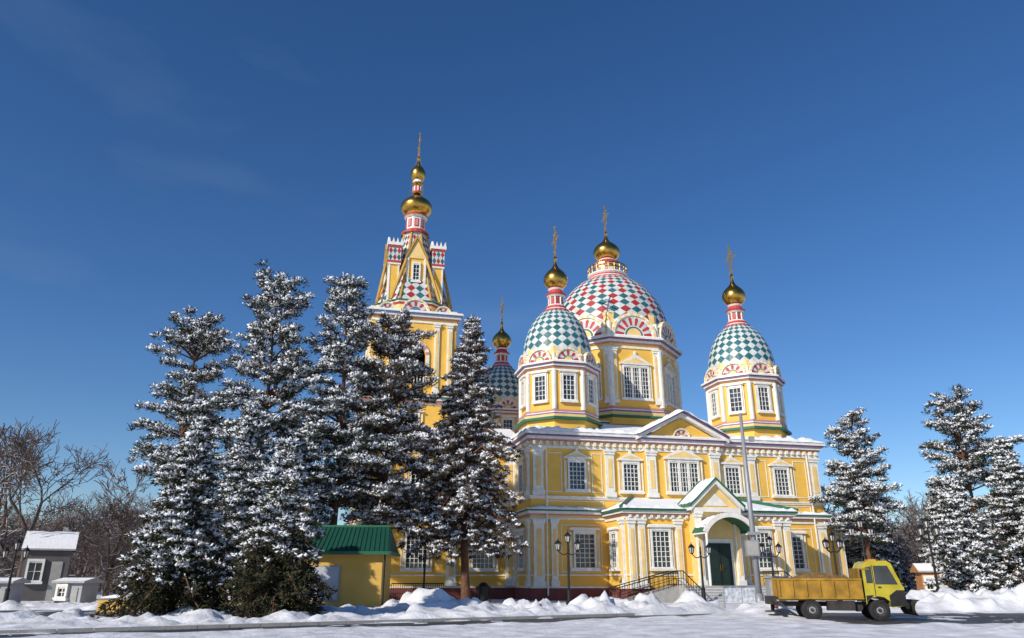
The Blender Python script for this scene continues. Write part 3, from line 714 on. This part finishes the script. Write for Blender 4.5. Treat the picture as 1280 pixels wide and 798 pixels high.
# ------------------------------------------------------------------ guard hut
HY=wavemat('hut_yellow_siding',(.66,.40,.09),.6,'X',2.2,.15,.02); HG=wavemat('corrugated_green_roof',(.008,.06,.042),.5,'X',3.2,1.0,.08)
hut=empty('guard_hut',(-9.6,39.6,0),RD(2)); m=MB()
m.box(-3,3,0,3.6,0,2.85,HY); m.box(-3.08,3.08,-.08,3.7,0,.25,STN)
m.obj('walls',hut,bevel=.02)
m=MB(); m.poly([(-3.4,-.45,2.85),(3.4,-.45,2.85),(3.1,1.8,4.2),(-3.1,1.8,4.2)],HG); m.poly([(-3.4,4.05,2.85),(-3.1,1.8,4.2),(3.1,1.8,4.2),(3.4,4.05,2.85)],HG)
m.poly([(3.4,-.45,2.85),(3.4,4.05,2.85),(3.1,1.8,4.2)],HG); m.poly([(-3.4,-.45,2.85),(-3.1,1.8,4.2),(-3.4,4.05,2.85)],HG)
for k in range(28):
    x=-3.3+k*6.6/27; m.tube((x,-.46,2.86),(x*.915,1.8,4.21),.035,.035,5,HG)
m.box(-3.42,3.42,-.5,-.43,2.72,2.88,GRN); m.box(3.38,3.45,-.5,4.1,2.72,2.88,GRN); m.poly([(-3.4,-.45,2.8),(3.4,-.45,2.8),(3.4,4.05,2.8),(-3.4,4.05,2.8)],WHT)
m.tube((-3.1,1.8,4.22),(3.1,1.8,4.22),.08,.08,8,GRN); m.obj('corrugated_roof',hut)
m=MB(); m.tube((3.12,-.12,0),(3.12,-.12,2.75),.05,.05,8,IRON); m.box(-1.0,.9,-.06,-.02,.5,2.2,STN); m.box(-.92,.82,-.075,-.055,.58,2.12,mat('notice_board_grey',(.45,.46,.5),.4)); m.obj('notice_board_and_downpipe',hut)
wl=MB(); wl.box(-20.5,-12.9,39.2,39.45,0,.6,HY); wl.box(-20.55,-12.85,39.15,39.5,.6,.68,STN); snow_ridge(wl,(-20.4,39.32,.68),(-13,39.32,.68),.3,.12); wl.obj('low_yellow_wall')

def kiosk(name,x,y,w,d,h,wall,rz=0,gable=1.0):
    e=empty(name,(x,y,0),rz);m=MB(); m.box(-w/2,w/2,-d/2,d/2,0,h,wall); F=lambda s,o,z:(s,-d/2-o,z)
    window(m,F,-w*.22,h*.42,w*.28,h*.33,2,2,'none',sur=0); m.box(w*.12,w*.36,0,.05,.05,h*.78,STN,F); m.obj('walls',e)
    m=MB(); o=.25
    P=[(-w/2-o,-d/2-o,h),(w/2+o,-d/2-o,h),(w/2+o,d/2+o,h),(-w/2-o,d/2+o,h)]; A=(-w/2-o,0,h+gable);B=(w/2+o,0,h+gable)
    m.poly(P,DARK); U=lambda p:(p[0],p[1],p[2]+.12)
    m.poly([U(P[0]),U(P[1]),U(B),U(A)],SNOW);m.poly([U(P[3]),U(A),U(B),U(P[2])],SNOW)
    for q in([P[0],P[1],U(P[1]),U(P[0])],[P[1],P[2],U(P[2]),U(B),U(P[1])],[P[0],P[3],U(P[3]),U(A),U(P[0])],[P[3],P[2],U(P[2]),U(P[3])]): m.poly(q,wall if len(q)==5 else STN)
    if gable>.5: m.box(w*.2,w*.2+.35,d*.1,d*.1+.35,h,h+gable+.5,STN)
    m.obj('snowy_roof',e);return e
GREY=mat('grey_render',(.11,.10,.10),.8); ORG=mat('orange_kiosk_paint',(.42,.20,.08),.6); KW=mat('kiosk_grey_blue',(.33,.35,.38),.6)
kiosk('small_house',-34.6,58,2.9,3.6,3.5,GREY,.5,1.3); kiosk('market_kiosk',-31.0,48,1.5,1.6,1.3,KW,.1,.2); kiosk('market_kiosk',-27.6,50,1.7,1.6,1.3,KW,-.1,.2); kiosk('orange_kiosk',32,60,1.6,1.6,2.0,ORG,-.2,.55)

# ------------------------------------------------------------------ street furniture
LMP=mat('frosted_lamp_glass',(.50,.48,.44),.3)
def lamp(x,y,h=4.4,n=3,rz=0):
    e=empty('street_lamp',(x,y,0),rz);m=MB()
    m.lathe(0,0,[(.20,0),(.20,.25),(.13,.35),(.11,.9),(.14,.95),(.07,1.05),(.06,h-.9),(.08,h-.85),(.06,h-.8),(.05,h-.5)],12,IRON)
    def lan(px,py,z):
        m.lathe(px,py,[(.05,z),(.12,z+.06),(.12,z+.08)],6,IRON)
        m.lathe(px,py,[(.11,z+.08),(.18,z+.42)],6,LMP)
        for k in range(6):
            a=k*math.pi/3; m.tube((px+.115*math.cos(a),py+.115*math.sin(a),z+.08),(px+.185*math.cos(a),py+.185*math.sin(a),z+.42),.024,.024,4,IRON)
        m.lathe(px,py,[(.25,z+.42),(.22,z+.46),(.09,z+.60),(.03,z+.64),(.02,z+.76)],6,IRON)
    lan(0,0,h-.5) if n!=2 else m.tube((0,0,h-.5),(0,0,h-.1),.03,.01,6,IRON)
    k_=2 if n in(2,3) else 4
    for k in range(k_):
        a=k*2*math.pi/k_; pr=None
        for j in range(7):
            t=j/6; rr=.6*t; z=h-1.05+(-.18*math.sin(t*math.pi))+.12*t; q=(rr*math.cos(a),rr*math.sin(a),z)
            if pr: m.tube(pr,q,.032,.032,5,IRON)
            pr=q
        lan(.6*math.cos(a),.6*math.sin(a),h-.95)
    m.obj('lamp_post_and_lanterns',e)
lamp(3.4,47,4.1,3); lamp(24.9,46,4.9,5,.4); lamp(20.9,46,4.9,3,.1); lamp(21.6,52,4.4,5,.3); lamp(-6.0,53.5,4.0,3); lamp(-28.8,45,3.6,3); lamp(17.2,51.5,4.1,3,.2); lamp(12.2,50.2,4.0,2,.2)
e=empty('utility_pole',(11.9,38,0)); m=MB()
GAL=mat('galvanised_grey',(.30,.31,.33),.5,.3)
m.tube((0,0,0),(0,0,9.7),.16,.08,12,GAL); m.tube((0,0,0),(0,0,.9),.2,.2,12,GAL); m.obj('pole',e,True)
m=MB(); m.box(-.5,.15,-.32,-.12,2.6,3.35,GAL); m.box(-.45,.1,-.335,-.32,2.66,3.29,STN); m.box(-.3,.3,-.25,-.1,3.6,3.75,GAL); m.tube((0,-.1,8.2),(.35,-.2,8.35),.03,.03,6,GAL);m.box(.25,.5,-.3,-.1,8.2,8.45,GAL); m.obj('control_boxes',e)
e=empty('electrical_cabinet',(13.6,40.2,0)); m=MB(); m.box(-.55,.55,-.3,.3,.15,1.6,GAL); m.box(-.6,.6,-.35,.35,1.6,1.68,STN); m.box(-.5,-.01,-.32,-.3,.25,1.5,STN);m.box(.01,.5,-.32,-.3,.25,1.5,STN);m.box(-.5,.5,-.25,.25,0,.15,STN); m.obj('cabinet',e,bevel=.01)
LB=mat('pale_blue_banner',(.42,.50,.62),.6,var=.4,scale=5,col2=(.75,.76,.78))
e=empty('banner_barrier',(12.4,42.6,0),RD(8)); m=MB(); m.box(-1.0,1.0,-.02,.02,.35,1.1,LB)
for s in(-1.0,0,1.0): m.tube((s,0,0),(s,0,1.2),.03,.03,6,GAL)
m.tube((-1.0,0,1.15),(1.0,0,1.15),.025,.025,6,GAL); m.obj('banner',e)
e=empty('litter_bin',(-1.9,52.3,0)); m=MB(); m.lathe(0,0,[(.3,.1),(.36,.95),(.4,1.0),(.4,1.08),(.2,1.3),(.05,1.35)],14,IRON); m.tube((-.45,0,0),(-.45,0,1.1),.03,.03,6,IRON); m.tube((.45,0,0),(.45,0,1.1),.03,.03,6,IRON); m.tube((-.45,0,1.0),(.45,0,1.0),.03,.03,6,IRON); m.obj('bin',e)
e=empty('iron_fence',(0,0,0)); m=MB(); rail(m,(-8,52.2,0),(-4.6,53.0,0),1.25,.14); m.obj('railing',e)

# ------------------------------------------------------------------ dump truck
TY=mat('truck_mustard_yellow',(.33,.18,.018),.55,0,var=.4,scale=2,coat=.1); TL=mat('truck_lime_yellow',(.44,.37,.022),.4,0,var=.25,scale=2,coat=.4)
BLK=mat('rubber_black',(.02,.02,.022),.8,0,var=.4,scale=4); GRM=mat('grimy_steel',(.045,.04,.038),.8,0,var=.5,scale=3)
LT=mat('headlight_glass',(.7,.7,.72),.15,.3); RL=mat('tail_light_red',(.5,.03,.02),.3)
e=empty('dump_truck',(13.35,32.4,0),RD(-12),.94)
m=MB(); 
for s in(-.38,.38): m.box(-2.6,2.3,s-.05,s+.05,.55,.72,GRM)
for x in(-2.2,-1,0,1,2): m.box(x-.05,x+.05,-.33,.33,.57,.7,GRM)
m.tube((-1.25,-.8,.42),(-1.25,.8,.42),.07,.07,8,GRM); m.tube((1.45,-.8,.42),(1.45,.8,.42),.06,.06,8,GRM)
m.box(-.6,.5,-.9,-.5,.40,.78,GRM); m.box(.4,.8,.5,.8,.42,.75,GRM); m.tube((.65,-.68,.55),(.65,-.4,.55),.2,.2,12,GRM)
m.box(-2.7,-2.6,-.85,.85,.45,.62,GRM); m.box(-2.72,-2.7,-.8,-.6,.5,.6,RL); m.box(-2.72,-2.7,.6,.8,.5,.6,RL)
m.lathe(-2.75,0,[(.35,.3),(.35,.34),(.08,.36),(.08,.6)],14,GRM); m.box(-3.0,-2.6,-.5,.5,.62,.95,GRM); m.tube((-2.95,-.6,.9),(-2.6,-.6,.6),.03,.03,6,GRM)
m.box(-1.75,-.75,.6,.94,.86,.88,GRM); m.box(-1.75,-.75,-.94,-.6,.86,.88,GRM)
m.obj('chassis',e)
m=MB()
for x,ys_ in((1.45,(-.78,.78)),(-1.25,(-.86,-.6,.6,.86))):
    for y in ys_:
        w=.11; s=-1 if y<0 else 1
        P=[(.14,-w*.7),(.24,-w),(.36,-w),(.41,-w*.8),(.42,0),(.41,w*.8),(.36,w),(.24,w),(.14,w*.7)]
        i=len(m.v);n=24
        for r,o in P:
            for j in range(n):
                t=2*math.pi*j/n; m.v.append((x+r*math.cos(t),y+o,.42+r*math.sin(t)))
        for k in range(len(P)-1):
            mt=m.mi(GRM if k in(0,7) else BLK)
            for j in range(n): m.f.append((i+k*n+j,i+k*n+(j+1)%n,i+(k+1)*n+(j+1)%n,i+(k+1)*n+j)); m.m.append(mt)
        m.tube((x,y-w*.6,.42),(x,y+w*.6,.42),.235,.235,16,GAL); m.tube((x,y,.42),(x,y+s*w*1.1,.42),.08,.07,10,GRM)
        for j in range(6):
            t=j*1.047; m.tube((x+.15*math.cos(t),y,.42+.15*math.sin(t)),(x+.15*math.cos(t),y+s*w*.75,.42+.15*math.sin(t)),.025,.025,5,BLK)
m.obj('wheels',e,True).modifiers.new('e','EDGE_SPLIT').split_angle=RD(35)
m=MB()
x0,x1=-2.55,.85; yb=.98; z0,z1=.88,1.60
m.box(x0+.05,x1-.05,-.9,.9,.8,.89,TY)
for s in(-1,1):
    m.box(x0,x1,s*yb-.03,s*yb+.03,z0,z1,TY)
    m.box(x0-.02,x1+.02,s*yb-.06,s*yb+.06,z1,z1+.09,TY); m.box(x0-.02,x1+.02,s*yb-.055,s*yb+.055,z0-.03,z0+.06,TY)
    for k in range(7):
        x=x0+.04+(x1-x0-.08)*k/6; a,b=sorted((s*(yb+.03),s*(yb+.085))); m.box(x-.045,x+.045,a,b,z0+.06,z1,TY)
m.box(x0,x0+.06,-yb+.03,yb-.03,z0,z1,TY); m.box(x1-.06,x1,-yb+.03,yb-.03,z0,z1+.5,TY)
m.box(x1-.02,x1+.4,-.9,.9,z1+.43,z1+.49,TY)
for y in(-.5,0,.5): m.box(x0-.05,x0,y-.04,y+.04,z0+.05,z1,TY)
m.obj('tipper_body',e,bevel=.012)
m=MB()
SAND=mat('sand_load',(.22,.13,.05),.95,0,var=.3,scale=5,bump=.8)
rs=np.random.RandomState(3); gx=[x0+.07+(x1-x0-.14)*k/22 for k in range(23)]; gy=[-.94+1.88*k/10 for k in range(11)]
H=[[1.45+.48*math.sin(math.pi*i/22)**.6*math.sin(math.pi*j/10)*(.7+.5*i/22)+rs.uniform(-.04,.04) for j in range(11)] for i in range(23)]
for i in range(22):
    for j in range(10): m.poly([(gx[i],gy[j],H[i][j]),(gx[i+1],gy[j],H[i+1][j]),(gx[i+1],gy[j+1],H[i+1][j+1]),(gx[i],gy[j+1],H[i][j+1])],SAND)
m.obj('sand_load',e)
m=MB()
FC_=lambda s,o,z:(s,-o,z)
prof=[(.98,.72),(.98,2.1),(1.08,2.3),(1.25,2.38),(1.95,2.38),(2.12,2.28),(2.42,1.45),(2.5,1.3),(2.52,.62),(1.95,.55),(1.9,.8),(1.7,.95),(1.45,1.0),(1.2,.95),(1.02,.8)]
m.ext(prof,-.88,.88,TL,FC_)
m.obj('cab_shell',e,bevel=.05)
m=MB()
for s in(-1,1):
    o0,o1=sorted((s*.88,s*.897))
    m.ext([(1.42,1.45),(1.42,2.2),(1.98,2.2),(2.30,1.45)],o0,o1,GLS,FC_); m.ext([(1.08,1.5),(1.08,2.12),(1.33,2.18),(1.33,1.5)],o0,o1,GLS,FC_)
    m.ext([(1.36,1.0),(1.36,2.22),(1.38,2.22),(1.38,1.0)],o0,o1+.002,BLK,FC_)
    m.box(1.5,1.62,min(s*.89,s*.93),max(s*.89,s*.93),1.32,1.36,BLK)
    m.ext([(1.9,.57),(1.9,1.0),(2.2,1.22),(2.515,1.22),(2.53,.6)],o0,o1+.001,BLK,FC_)
    m.ext([(.99,.72),(.99,1.0),(1.3,1.02),(1.02,.8)],o0,o1,BLK,FC_)
    m.box(2.5,2.56,min(s*.5,s*.8),max(s*.5,s*.8),.82,1.0,LT)
    m.tube((2.25,s*.88,1.95),(2.4,s*1.08,1.95),.018,.018,5,BLK); m.box(2.36,2.42,min(s*1.0,s*1.16),max(s*1.0,s*1.16),1.62,2.0,BLK)
m.poly([(2.15,-.78,2.25),(2.15,.78,2.25),(2.445,.78,1.46),(2.445,-.78,1.46)],GLS)
m.box(2.5,2.54,-.85,.85,.74,1.24,BLK); m.box(2.48,2.62,-.9,.9,.5,.74,BLK)
m.box(1.4,1.7,-.35,.35,2.39,2.47,mat('amber_beacon',(.7,.25,.02),.3))
m.box(.88,.96,-.85,.85,.8,2.0,BLK)
m.obj('cab_windows_and_trim',e)
m=MB()
for k in range(6):
    a0=RD(-50+20*k);a1=RD(-30+20*k)
    q=[(3.1-.36*math.cos(a0),.5+.36*math.sin(a0)),(3.1-.36*math.cos(a1),.5+.36*math.sin(a1)),(3.13-.36*math.cos(a1),.5+.36*math.sin(a1)),(3.13-.36*math.cos(a0),.5+.36*math.sin(a0))]
    m.ext(q,-1.05,1.05,GRM,FC_)
m.box(2.6,2.85,-.5,-.4,.4,.52,GRM); m.box(2.6,2.85,.4,.5,.4,.52,GRM); m.tube((2.6,0,.75),(2.85,0,.6),.05,.05,8,GRM)
m.obj('snow_plough_blade',e)

# ------------------------------------------------------------------ world, sun, camera
S=Vector((-.68,-.73,0)).normalized(); el=RD(28); S=Vector((S.x*math.cos(el),S.y*math.cos(el),math.sin(el)))
w=bpy.data.worlds.new('World'); sc.world=w; w.use_nodes=True; nt=w.node_tree
bg=nt.nodes['Background']; sky=nt.nodes.new('ShaderNodeTexSky'); sky.sky_type='NISHITA'; sky.sun_disc=False
sky.sun_elevation=el; sky.sun_rotation=math.atan2(S.x,S.y)%(2*math.pi); sky.altitude=800; sky.air_density=1.0; sky.dust_density=.5; sky.ozone_density=3.4
hs=nt.nodes.new('ShaderNodeHueSaturation'); hs.inputs['Saturation'].default_value=1.22; hs.inputs['Hue'].default_value=.507; nt.links.new(sky.outputs[0],hs.inputs['Color'])
tc=nt.nodes.new('ShaderNodeTexCoord'); mp=nt.nodes.new('ShaderNodeMapping'); mp.inputs['Scale'].default_value=(1.6,1.2,5); mp.inputs['Location'].default_value=(.9,.2,.1)
nz=nt.nodes.new('ShaderNodeTexNoise'); nz.inputs['Scale'].default_value=1.6; nz.inputs['Detail'].default_value=7; nz.inputs['Roughness'].default_value=.5
nt.links.new(tc.outputs['Generated'],mp.inputs[0]); nt.links.new(mp.outputs[0],nz.inputs['Vector'])
mr=nt.nodes.new('ShaderNodeMapRange'); mr.inputs[1].default_value=.58; mr.inputs[2].default_value=.85; mr.inputs[4].default_value=.10; nt.links.new(nz.outputs['Fac'],mr.inputs[0])
mx=nt.nodes.new('ShaderNodeMix'); mx.data_type='RGBA'; mx.inputs[7].default_value=(4.2,5,6.2,1)
nt.links.new(mr.outputs[0],mx.inputs[0]); nt.links.new(hs.outputs[0],mx.inputs[6]); nt.links.new(mx.outputs[2],bg.inputs['Color'])
bg.inputs['Strength'].default_value=.115
l=bpy.data.lights.new('sun','SUN'); l.energy=4.6; l.angle=RD(.5); l.color=(1,.93,.82)
lo=bpy.data.objects.new('sun',l); sc.collection.objects.link(lo); lo.rotation_euler=S.to_track_quat('Z','Y').to_euler()
cd=bpy.data.cameras.new('camera'); cd.lens=26; cd.sensor_width=36; cd.clip_end=6000
co=bpy.data.objects.new('camera',cd); sc.collection.objects.link(co); co.location=(0,0,1.6); co.rotation_euler=(RD(109.3),0,0); sc.camera=co
sc.view_settings.view_transform='Standard'; sc.view_settings.look='None'; sc.view_settings.exposure=0
